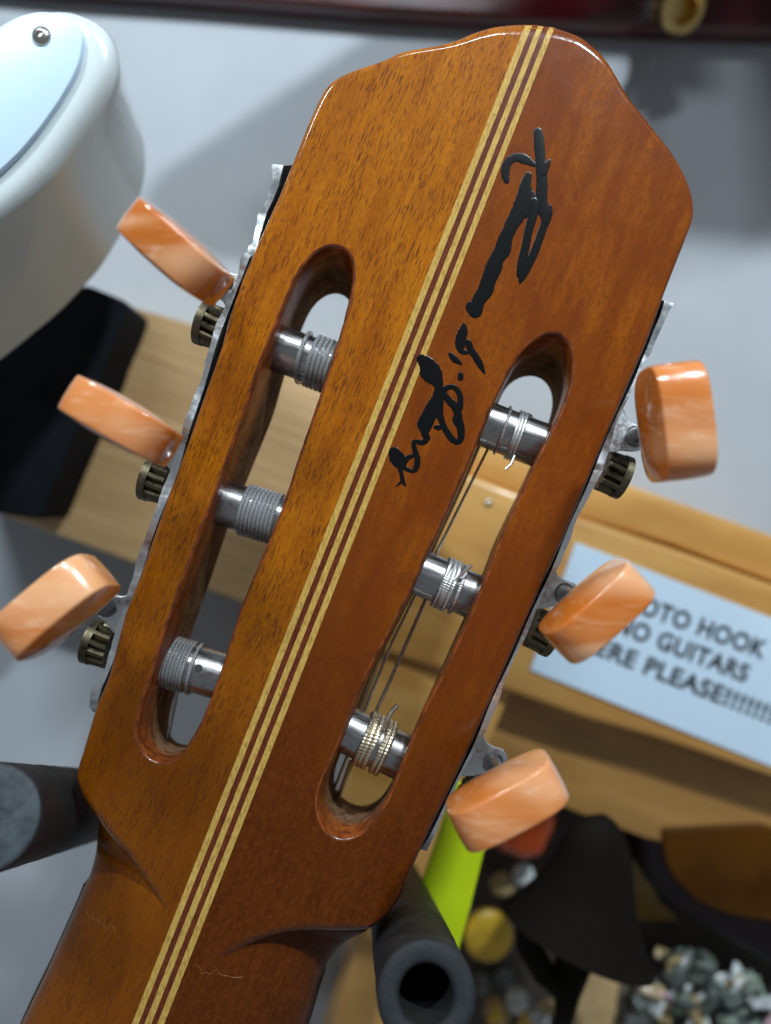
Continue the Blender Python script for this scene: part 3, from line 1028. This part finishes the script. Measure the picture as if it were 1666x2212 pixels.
ZP = -10.5       # depth of the rollers
for side, m in MACH.items():
    n = 190
    A = resample([P(u, v, -3.5) for u, v in m['outer']], n)
    B = resample([P(u, v, -3.5) for u, v in m['inner']], n)
    # hand-cut, slightly ragged edge
    A = [p + Vector((random.uniform(-.05, .05), random.uniform(-.05, .05), 0)) for p in A]
    for i in range(n):
        f = i / n * 46
        A[i] = A[i] + (A[i] - B[i]).normalized() * (0.32 + 0.20 * math.sin(f) + 0.10 * math.sin(2.3 * f + 1))
        if (A[i] - B[i]).dot(Vector((m['od'].x, -m['od'].y, 0))) < 0.45:
            A[i] = B[i] + Vector((m['od'].x, -m['od'].y, 0)) * 0.6
    sv, sf = strip_solid(A, B, -3.5, -15.0)
    for i in range(n):
        dz = 0.5 * math.sin(i / n * 40 + 1.1) + random.uniform(-.06, .06)
        sv[i * 4 + 1].z += dz
        sv[i * 4 + 2].z += dz
    plate = mesh('tuner_plate', (sv, sf), M_chrome, guitar, angle=55)
    plate['label'] = 'scalloped chrome tuner plate'
    Bg = resample([P(u, v, -4.6) for u, v in m['inner']], n)
    Wd = resample([P(u, v, -4.6) for u, v in m['wood']], n)
    odm = Vector((m['od'].x, -m['od'].y, 0)) * 0.25
    mesh('gasket', strip_solid([p + odm for p in Bg], [p - odm * 4 for p in Wd], -4.6, -15.5), M_felt, plate)
    for k in range(3):
        su, sv_ = m['shafts'][k]
        H = P(su, sv_, -5.0)
        (ku, kv), ang, kz, kl, kt = m['knobs'][k]
        E = P(ku, kv, kz)
        wd_ = (E - H).normalized()
        hw = 7.9
        kn = knob(E, wd_, ang, kt, kl / 2, hw)
        nb = mesh('tuning_button', kn[:2], M_pearl, plate, angle=45)
        mesh('worm_shaft', lathe(H - wd_ * 9, wd_, [(0, 1.6), (8.2, 1.6), (8.3, 2.5), (9.4, 2.5), (9.5, 1.9), ((E - H).length - hw + 4, 1.9)], 20), M_shaft, plate)
        # bracket that carries the worm, facing the lens
        od, ad = m['od'], AD
        def q(o_, a_): return (su + od.x * o_ + ad.x * a_, sv_ + od.y * o_ + ad.y * a_)
        br = [q(-52, -62), q(-36, -44), q(-22, -30), q(-4, -28), q(16, -30), q(30, -20), q(32, 2), q(26, 22), q(8, 30), q(-10, 34), q(-26, 46), q(-52, 56)]
        mesh('worm_bracket', prism(br, -4.6, -6.0, 0.25, 90), M_bracket, plate)
        gu, gv = m['gears'][k]
        gc = P(gu, gv, ZP)
        (au, av), (bu, bv) = m['posts'][k]
        pa, pb = P(au, av, ZP), P(bu, bv, ZP)
        ddir = (pb - pa).normalized()
        inn = ddir if side == 'left' else -ddir
        mesh('gear_wheel', gear(gc, -inn, 5.0, 5.6), M_gear, plate)
        # roller across the slot
        L = (pb - pa).length
        a0, a1 = -5.0, L + 5.0
        R = 5.3
        roller = mesh('string_roller', lathe(pa, ddir, [(a0, R - .3), (a0 + .3, R), (a1 - .3, R), (a1, R - .3)], 48), M_post, plate)
        if side == 'left':
            if k == 0:
                wv = winding(pa, ddir, R, 0.52, 5.6, 7.4, 1, 1.2, skew=0.3)
                wv2 = winding(pa, ddir, R, 0.52, 8.2, 13.6, 5, 0.3, skew=0.25)
                mesh('string_winding', join(wv, wv2), M_nylon, plate, label='clear nylon string winding')
            elif k == 1:
                wv = winding(pa, ddir, R, 0.46, 5.4, 13.6, 9, 0.5, skew=0.2)
                mesh('string_winding', wv, M_nylon, plate, label='clear nylon string winding')
            else:
                wv = winding(pa, ddir, R, 0.40, -2.0, 4.4, 8, 0.5, skew=0.15)
                wv2 = winding(pa, ddir, R, 0.42, 5.2, 6.2, 1, 2.0)
                tail = [pa + ddir * 1.2 + Vector((0, 0, -R)), P(362, 1600, -19), P(352, 1660, -19)]
                mesh('string_winding', join(wv, wv2, tube(tail, 0.42, 8)), M_nylon, plate, label='clear nylon string winding')
                x, y = frame(ddir)
                hp = pa + ddir * 7.2
                # dark disc on the roller, the hole's shade put into its colour
                up = Vector((-0.05, 0.36, 0.93))
                up = (up - ddir * up.dot(ddir)).normalized()
                mesh('hole_shade_disc', join(lathe(hp + up * (R - 0.6), up, [(0, 0.9), (0.63, 0.9), (0.64, 0.3)], 20)), M_hole, plate)
        else:
            sdir = P(*((su - 153, sv_ + 360)), 0) - P(su, sv_, 0)
            if k == 0:
                w1 = winding(pa, ddir, R, 0.34, 3.3, 4.1, 1, 0.8, skew=0.3)
                w2 = winding(pa, ddir, R, 0.36, 6.0, 8.3, 3.2, 0.8, skew=0.35)
                cut = tube([P(1112, 985, -5), P(1104, 1003, -4), P(1092, 1014, -4)], 0.32, 8)
                loop_ = tube([P(1128, 898, -9), P(1140, 893, -10), P(1148, 898, -11), P(1150, 908, -13)], 0.3, 8)
                run = tube([P(1058, 962, -13), P(944, 1192, -14.5), P(848, 1385, -17.0), P(700, 1760, -20)], 0.34, 8)
                mesh('string_winding', join(w1, w2, cut, loop_), M_silver, plate, label='thin silver wound string')
                mesh('bass_string', run, M_strdark, plate)
            elif k == 1:
                w1 = winding(pa, ddir, R, 0.45, 4.9, 8.3, 4.0, 0.4, rib=0.6, skew=0.3)
                w2 = winding(pa, ddir, R, 0.45, 8.6, 10.0, 1.0, 0.2, rib=0.6, skew=0.3)
                cut = tube([P(985, 1253, -5), P(1004, 1232, -4), P(1019, 1222, -3.5)], 0.42, 8)
                run = tube([P(922, 1290, -14), P(843, 1470, -16), P(725, 1730, -20)], 0.45, 8)
                mesh('string_winding', join(w1, w2, cut), M_silver, plate, label='silver wound string')
                mesh('bass_string', run, M_strdark, plate)
            else:
                w1 = winding(pa, ddir, R, 0.60, 2.8, 6.2, 3.0, 0.6, rib=0.75, skew=0.3)
                w2 = winding(pa, ddir, R, 0.60, 7.0, 9.6, 2.0, 0.4, rib=0.75, skew=0.4)
                pts = resample([P(826, 1576, -5), P(836, 1556, -3.8), P(848, 1535, -3.4), P(860, 1524, -3)], 44)
                cut = tube(pts, [0.58 if i % 4 < 2 else 0.5 for i in range(44)], 8)
                run = tube([P(760, 1640, -15), P(738, 1705, -17), P(722, 1745, -19)], 0.5, 8)
                mesh('string_winding', join(w1, w2, cut), M_bronze, plate, label='thick bronze wound string')
                mesh('bass_string', run, M_strdark, plate)

# ------------------------------------------------------------------ hanger with foam prongs
hang = thing('guitar_hanger', 'black foam covered yoke hanger holding up the classical guitar by its neck', 'guitar hanger', P(560, 1900, -100))
for (cu, cv), rpx, dr, nm, ends in (((922, 2152), 108, Vector((-0.041, -0.35, -1)), 'foam_prong', True), ((-34, 1768), 116, Vector((-0.16, -0.39, -1)), 'foam_prong', False)):
    z = 20.0
    c0 = P(cu, cv, z)
    R = rpx * 0.1 * (CAMD - z) / CAMD
    hole = R * (0.55 if ends else 0.03)
    prof = [(70, hole * 0.9), (1.0, hole), (0.25, hole + 0.5), (0.0, hole + 1.2), (0.0, R - 1.2), (0.35, R - 0.35), (1.2, R)]
    L = dr.length * 112
    k = 3.0
    rnd = random.Random(int(rpx))
    while k < L:
        prof.append((k, R * (1 + rnd.uniform(-0.010, 0.008))))
        k += 2.2
    prof.append((L, R))
    vf = lathe(c0, dr, prof, 64)
    nfaces = len(vf[1])
    mi = [0] * nfaces
    for f in range(64 * 5): mi[f] = 1
    for f in range(64 * 1): mi[f] = 2
    mi[-2] = 2
    mesh(nm, (vf[0], vf[1], mi), [M_foam, M_foamface if ends else M_foamworn, M_hole], hang, angle=60)
pA = P(922, 2152, 20) + Vector((-0.041, -0.35, -1)) * 108
pB = P(-34, 1768, 20) + Vector((-0.16, -0.39, -1)) * 108
mesh('yoke_bar', tube([pA, pA.lerp(pB, 0.5) + Vector((-4, -10, -14)), pB], [5, 6, 5], 20), M_black, hang)
mesh('wall_arm', tube([pA.lerp(pB, 0.5) + Vector((-4, -10, -14)), pA.lerp(pB, 0.5) + Vector((-4, -10, -74))], 6, 20), M_black, hang)

# ------------------------------------------------------------------ white guitar, top left
wg = thing('white_guitar', 'glossy white electric guitar body with a white screwed cover plate, upper left', 'guitar', P(100, 250, -40))
nearW = [(-420, 300), (-300, 180), (-150, 95), (0, 42), (52, 20), (104, 6), (146, 8), (182, 20), (213, 38), (234, 62), (246, 100), (246, 140),
         (230, 180), (193, 240), (146, 308), (101, 370), (52, 420), (0, 462), (-150, 570), (-330, 680), (-520, 700)]
farW = [(-380, 420), (-230, 250), (-80, 160), (70, 110), (130, 78), (175, 66), (205, 70), (228, 80), (246, 97), (262, 135), (281, 193), (300, 250),
        (311, 300), (316, 359), (306, 418), (271, 490), (216, 581), (130, 672), (0, 778), (-190, 880), (-400, 940)]
zN, zF = -18.0, -62.0
nw = smooth(resample([P(u, v, zN) for u, v in nearW], 160, True), 3)
fw = smooth(resample([P(u, v, zF) for u, v in farW], 160, True), 3)
if area2(nw) < 0: nw.reverse(); fw.reverse()
nn_ = inward(nw)
rings = [fw]
for f in (0.25, 0.5, 0.75): rings.append([b.lerp(a, f) for a, b in zip(nw, fw)])
rW = 4.2
for k in range(9):
    a = math.pi / 2 * k / 8
    rings.append([Vector((p.x, p.y, 0)) + m_ * (rW * (1 - math.cos(a))) + Vector((0, 0, zN - rW + rW * math.sin(a))) for p, m_ in zip(nw, nn_)])
WV = [v for r in rings for v in r]
WF = []
rings_faces(rings, WF, 0)
o_ = len(WV) - 160
for t in tessellate_polygon([rings[-1]]): WF.append(tuple(o_ + i for i in t))
for t in tessellate_polygon([rings[0]]): WF.append(tuple(t[::-1]))
mesh('body', (WV, WF), M_white, wg, angle=60)
cov = [(-330, 300), (-200, 180), (-90, 105), (0, 57), (34, 36), (78, 24), (125, 26), (156, 36), (173, 54), (179, 84), (172, 132), (156, 169),
       (125, 221), (86, 276), (42, 328), (0, 368), (-90, 440), (-250, 520), (-400, 500)]
cvf = prism(cov, zN + 1.6, zN - 1, 0.35, 150, 3)
cover = mesh('cover_plate', cvf, [M_wplate], wg)
c0 = P(90, 78, zN + 1.6)
R = 21 * 0.1 * (CAMD - zN) / CAMD
scr = lathe(c0 + Vector((0, 0, -0.3)), Vector((0, 0, 1)), [(0, R), (0.5, R * 0.97), (1.0, R * 0.82), (1.35, R * 0.55), (1.42, R * 0.36), (0.9, R * 0.22)], 36)
mesh('screw', scr, M_screw, cover)

# ------------------------------------------------------------------ red guitar above
rg = thing('red_guitar', 'dark cherry red guitar body along the top edge, with a brass strap button', 'guitar', P(900, -60, -60))
bot = [(-600, -90), (-200, -35), (100, -4), (400, 14), (833, 49), (1083, 62), (1283, 79), (1480, 87), (1666, 92), (2000, 90), (2400, 50)]
zr = -155.0
lower = smooth(resample([P(u, v, zr - 7) for u, v in bot], 70), 3, False)
redloop = lower + [P(2500, -500, zr), P(1600, -560, zr), P(700, -560, zr), P(-500, -500, zr)]
mesh('body', slab(redloop, zr, zr - 8, 2.5, 6), M_red, rg)
blocker_loop = [Vector((x, y, 0)) for x, y in ((-48, 216), (-24, 194), (24, 184), (85, 192), (108, 225), (112, 280), (118, 325), (50, 281))]  # unseen slab, shaped to cast the diagonal shadow on the wall
mesh('shadow_blocker', join(slab(smooth(resample(blocker_loop, 120, True), 2), -60, -72, 5.0, 5),
                        slab([Vector((x, y, 0)) for x, y in ((70, 262), (140, 262), (140, 315), (80, 300))], -71, zr - 2, 2.0, 3)), M_red, rg)
mesh('neck', slab([Vector((x, y, 0)) for x, y in ((155, 262), (200, 257), (262, 268), (262, 340), (160, 335))], 20, zr - 2, 3.0, 4), M_red, rg)  # unseen block added to shade the right of the wall, no real neck
bc = P(1482, 20, -134)
bd = (Vector((0.25, -0.75, 1))).normalized()
Rb = 47 * 0.1 * (CAMD + 134) / CAMD
mesh('strap_button', lathe(bc - bd * 34, bd, [(14, Rb * 0.55), (18, Rb * 0.5), (24, Rb * 0.62), (29, Rb * 0.95), (31.4, Rb), (33.2, Rb), (34.0, Rb * 0.94), (34.0, Rb * 0.66), (33.0, Rb * 0.60), (26.5, Rb * 0.52), (26.4, Rb * 0.1)], 48), M_gold, rg)

# ------------------------------------------------------------------ left: oak rail and black bag
ob = mesh('oak_rail', prism([(60, 602), (980, 850), (900, 1440), (-60, 1090)], -118, -164, 1.5), M_oak)
tag(ob, 'pale oak board with fine level grain behind the left tuning buttons', 'board')
bag = mesh('black_bag', prism([(-260, 950), (0, 725), (182, 612), (278, 652), (262, 700), (234, 764), (216, 816), (167, 928), (135, 998), (100, 1085), (84, 1122), (0, 1110), (-260, 1040)], -96, -160, 1.5, 160, 5), M_black)
tag(bag, 'soft black bag in front of the oak board, below the white guitar body', 'bag')

# ------------------------------------------------------------------ right: pine rack and sign
rack = thing('pine_rack', 'varnished orange pine rack frame carrying the white paper notice', 'rack', P(1250, 1300, -140))
mesh('top_rail', prism([(840, 860), (1374, 1052), (1800, 1203), (1780, 1300), (1450, 1176), (1255, 1118), (820, 950)], -116, -163, 1.5), M_pine, rack)
mesh('front_rail', prism([(828, 952), (1255, 1116), (1450, 1182), (1790, 1306), (1740, 1705), (1412, 1598), (1259, 1556), (1103, 1500), (800, 1400)], -108, -163, 3.0), M_pine, rack)
mesh('post', prism([(880, 1240), (1170, 1350), (1103, 1497), (1060, 1600), (985, 1760), (900, 1980), (690, 1900), (745, 1700)], -114, -163, 1.0), M_pine, rack)
mesh('back_board', prism([(1060, 1480), (1800, 1720), (1780, 1965), (1666, 1910), (1381, 1807), (1221, 1746), (1000, 1660)], -124, -163, 1.0), M_pinedark, rack)
mesh('lower_post', prism([(800, 1950), (960, 2010), (900, 2400), (665, 2400)], -128, -163, 1.0), M_pine, rack)
for (su, sv_, r) in ((1055, 1086, 1.6),):
    mesh('screw', lathe(P(su, sv_, -108.2), Vector((0, 0, 1)), [(0, r), (0.5, r * 0.95), (1.0, r * 0.7), (1.3, r * 0.3), (1.35, 0.05)], 24), M_screw, rack)  # screw head added to the rack for its glint

ZS = -107.2
sg = thing('paper_notice', 'white paper notice with three lines of black capitals, taped to the pine rail', 'sign', P(1450, 1420, ZS))
shp = [P(1244, 1171, ZS), P(1146, 1447, ZS), P(1800, 1709, ZS), P(1900, 1425, ZS)]
mesh('sheet', slab(shp, ZS, ZS - 0.6, 0.05, 1), M_paper, sg)


def text_mesh(body, left, right_, cap_px, z):
    """text from one baseline point of the photo to the other"""
    cu = bpy.data.curves.new('t', 'FONT')
    cu.body = body
    cu.size = 1.0
    cu.offset = 0.036
    cu.space_character = 1.08
    to = bpy.data.objects.new('t', cu)
    C.objects.link(to)
    dg = bpy.context.evaluated_depsgraph_get()
    me = bpy.data.meshes.new_from_object(to.evaluated_get(dg))
    vs_ = [v.co.copy() for v in me.vertices]
    fs = [tuple(p.vertices) for p in me.polygons]
    bpy.data.objects.remove(to)
    bpy.data.curves.remove(cu)
    x0 = min(v.x for v in vs_); x1 = max(v.x for v in vs_)
    y1 = max(v.y for v in vs_)
    a, b = P(left[0], left[1], z), P(right_[0], right_[1], z)
    d = (b - a)
    L = d.length
    d.normalize()
    up = Vector((-d.y, d.x, 0))
    h = cap_px * 0.1 * (CAMD - z) / CAMD
    bpy.data.meshes.remove(me)
    return [a + d * ((v.x - x0) / (x1 - x0) * L) + up * (v.y / y1 * h) for v in vs_], fs


def zpt(x, y): return (1030.4 + 0.3815 * x, 1030.4 + 0.3815 * y)


mesh('lettering', join(
    text_mesh('PHOTO HOOK', zpt(760, 710), zpt(1622, 1030), 39, ZS + 0.06),
    text_mesh('NO GUITARS', zpt(770, 868), zpt(1520, 1163), 39, ZS + 0.06),
    text_mesh('HERE PLEASE!!!!!!!!!!', zpt(560, 958), zpt(1790, 1447), 39, ZS + 0.06)), M_print, sg, label='PHOTO HOOK NO GUITARS HERE PLEASE!!!!!!!!!!')

# ------------------------------------------------------------------ lower right: what hangs and lies beyond
pn = mesh('dark_panel', prism([(880, 1720), (1900, 1800), (1900, 2600), (900, 2600)], -161, -164, 0.5), M_panel)
tag(pn, 'dark brown panel behind the clutter at the lower right', 'panel')
ns = mesh('neon_strap', prism([(985, 1690), (1085, 1730), (1045, 1845), (1018, 1955), (985, 2075), (960, 2150), (830, 2110), (915, 1900), (958, 1775)], -62, -64, 0.5), M_neon)
tag(ns, 'neon yellow green strap hanging beside the lower right tuning button', 'strap')
orb = mesh('orange_guitar', prism([(1040, 1700), (1160, 1690), (1215, 1740), (1205, 1800), (1175, 1862), (1130, 1870), (1080, 1850), (1040, 1790)], -128, -158, 6, 90, 5), M_orred)
tag(orb, 'small orange red glossy shape peeping out below the lowest right tuning button', 'guitar')

# bell shape: rings along its leaning middle line
BL = [(1300, 1757), (1266, 1764), (1243, 1778), (1222, 1800), (1205, 1830), (1192, 1855), (1165, 1893), (1126, 1929), (1082, 1962)]
BR = [(1306, 1757), (1328, 1772), (1346, 1797), (1358, 1830), (1366, 1870), (1369, 1910), (1374, 1975), (1388, 2035), (1411, 2101)]
zb_ = -92.0
rows = []
BLs = resample([P(u, v, zb_) for u, v in BL], 24)
BRs = resample([P(u, v, zb_) for u, v in BR], 24)
BV, BF = [], []
for a, b in zip(BLs, BRs):
    c = (a + b) / 2
    h = (b - a) / 2
    for k in range(40):
        an = 2 * math.pi * k / 40
        BV.append(c + h * math.cos(an) + Vector((0, 0, h.length * 0.6 * math.sin(an))))
for i in range(23):
    for k in range(40):
        j = (k + 1) % 40
        BF.append((i * 40 + k, i * 40 + j, (i + 1) * 40 + j, (i + 1) * 40 + k))
BF.append(tuple(range(40)))
BF.append(tuple(23 * 40 + k for k in range(40)))
bell = thing('bell_shade', 'matt black bell shaped shade on a dark stem, below the pine rack', 'shade', P(1245, 2040, zb_))
mesh('shade', (BV, BF), M_bell, bell, angle=60)
mesh('stem', join(tube([P(1235, 2030, -98), P(1238, 2085, -98), P(1225, 2150, -98), P(1210, 2260, -98)], [5.5, 6.5, 4.5, 2], 20),
                  tube([P(1140, 1985, -98), P(1140, 2040, -98), P(1175, 2100, -98), P(1225, 2150, -98)], [5, 4.5, 4.5, 3], 20)), M_bell, bell)

sb = thing('sunburst_guitar', 'sunburst guitar body with an amber middle and near black rim, under the pine rack', 'guitar', P(1560, 1930, -130))
mesh('rim', prism([(1385, 1790), (1389, 1864), (1411, 1925), (1469, 1975), (1545, 2017), (1666, 2085), (1900, 2190), (1950, 1900), (1700, 1790)], -124, -150, 4, 120, 5), M_burst, sb)
mesh('top', prism([(1428, 1790), (1436, 1850), (1452, 1893), (1507, 1950), (1583, 1980), (1666, 1992), (1850, 2050), (1900, 1900), (1650, 1780)], -122.6, -126, 1.2, 120), M_amber, sb)
oc = mesh('ochre_board', prism([(1345, 1790), (1400, 1800), (1420, 1940), (1470, 1990), (1370, 1990), (1352, 1900)], -152, -160, 1), M_ochre)
tag(oc, 'narrow ochre board between the black bell shade and the sunburst guitar', 'board')
yd = mesh('yellow_disc', lathe(P(1050, 2010, -140), Vector((0.1, 0.1, 1)), [(0, 9.0), (2, 10), (5, 10), (6, 9), (6.4, 6), (6.2, 1)], 40), M_yellow)
tag(yd, 'round yellow disc beside the neon strap', 'disc')
bp = mesh('beige_slat', prism([(1268, 2045), (1346, 2085), (1312, 2330), (1195, 2330)], -134, -140, 1), M_beige)
tag(bp, 'plain beige wooden slat standing under the bell shade', 'slat')
gc_ = mesh('grey_cloth', prism([(1330, 2080), (1425, 2115), (1420, 2330), (1300, 2330)], -146, -150, 2), M_mesh)
tag(gc_, 'crumpled grey brown cloth right of the beige slat', 'cloth')

cols = [('pale', (0.62, 0.72, 0.72)), ('sage', (0.20, 0.25, 0.20)), ('grey', (0.09, 0.11, 0.10)), ('white', (0.75, 0.82, 0.86)), ('pink', (0.55, 0.36, 0.40)), ('olive', (0.36, 0.27, 0.13))]
pm_ = [plain('packet_' + n_, c_, 0.4, coat=0.1, var=0.5, scale=0.35) for n_, c_ in cols]
rnd = random.Random(5)
placed = 0
while placed < 150:
    u = rnd.uniform(1375, 1730); v = rnd.uniform(2000, 2290)
    if v < 2020 + (u - 1400) * 0.44 or (u < 1430 and v < 2110): continue
    z = rnd.uniform(-154, -122)
    c = P(u, v, z)
    a_, b_ = rnd.uniform(2.6, 7.0), rnd.uniform(2.0, 4.6)
    q_ = Matrix.Rotation(rnd.uniform(0, 6.28), 3, 'Z') @ Matrix.Rotation(rnd.uniform(-0.9, 0.9), 3, 'X') @ Matrix.Rotation(rnd.uniform(-0.9, 0.9), 3, 'Y')
    lp = [Vector((a_ * x * rnd.uniform(.8, 1), b_ * y * rnd.uniform(.8, 1), 0)) for x, y in ((-1, -1), (0, -1.1), (1, -1), (1.1, 0), (1, 1), (0, 1.1), (-1, 1), (-1.1, 0))]
    vv, ff = slab(lp, 0.9, -0.9, 0.7, 2, True)
    mi_ = rnd.choices(range(6), [2.2, 2.6, 3.0, 1.2, 0.6, 1.6])[0]
    pk = mesh('plastic_packet', ([q_ @ v_ + c for v_ in vv], ff), pm_[mi_])
    tag(pk, 'small glossy packet in the mixed heap at the lower right corner', 'packet', 'small packets heaped in the lower right corner')
    placed += 1
rnd = random.Random(11)
for u, v, r, mi_ in ((1130, 1885, 4.5, 0), (1085, 1905, 5.5, 5), (1150, 1920, 4.5, 5), (1168, 2015, 5, 0), (1075, 2185, 6, 5), (1120, 2160, 5, 0), (1160, 2200, 5, 3), (1040, 2120, 5, 2), (1095, 2110, 6, 2), (1180, 2170, 4, 5)):
    d = Vector((rnd.uniform(-.6, .6), rnd.uniform(-.6, .6), 1))
    pk = mesh('plastic_tub', lathe(P(u, v, rnd.uniform(-155, -145)), d, [(0, r * 0.6), (0.5, r), (1.6, r), (2.4, r * 0.7), (2.7, r * 0.15)], 16), pm_[mi_])
    tag(pk, 'small round tub lying behind the bell shade and the foam prong', 'tub', 'small tubs behind the bell shade')
for u, v in ((1070, 2190), (1130, 2205)):
    pk = mesh('yellow_pick', lathe(P(u, v, -132), Vector((0.3, 0.2, 1)), [(0, 4), (0.6, 5), (1.6, 5), (2, 3)], 3), M_yellow)
    tag(pk, 'yellow rounded triangle lying at the bottom edge beside the foam prong', 'pick', 'yellow picks at the bottom edge')
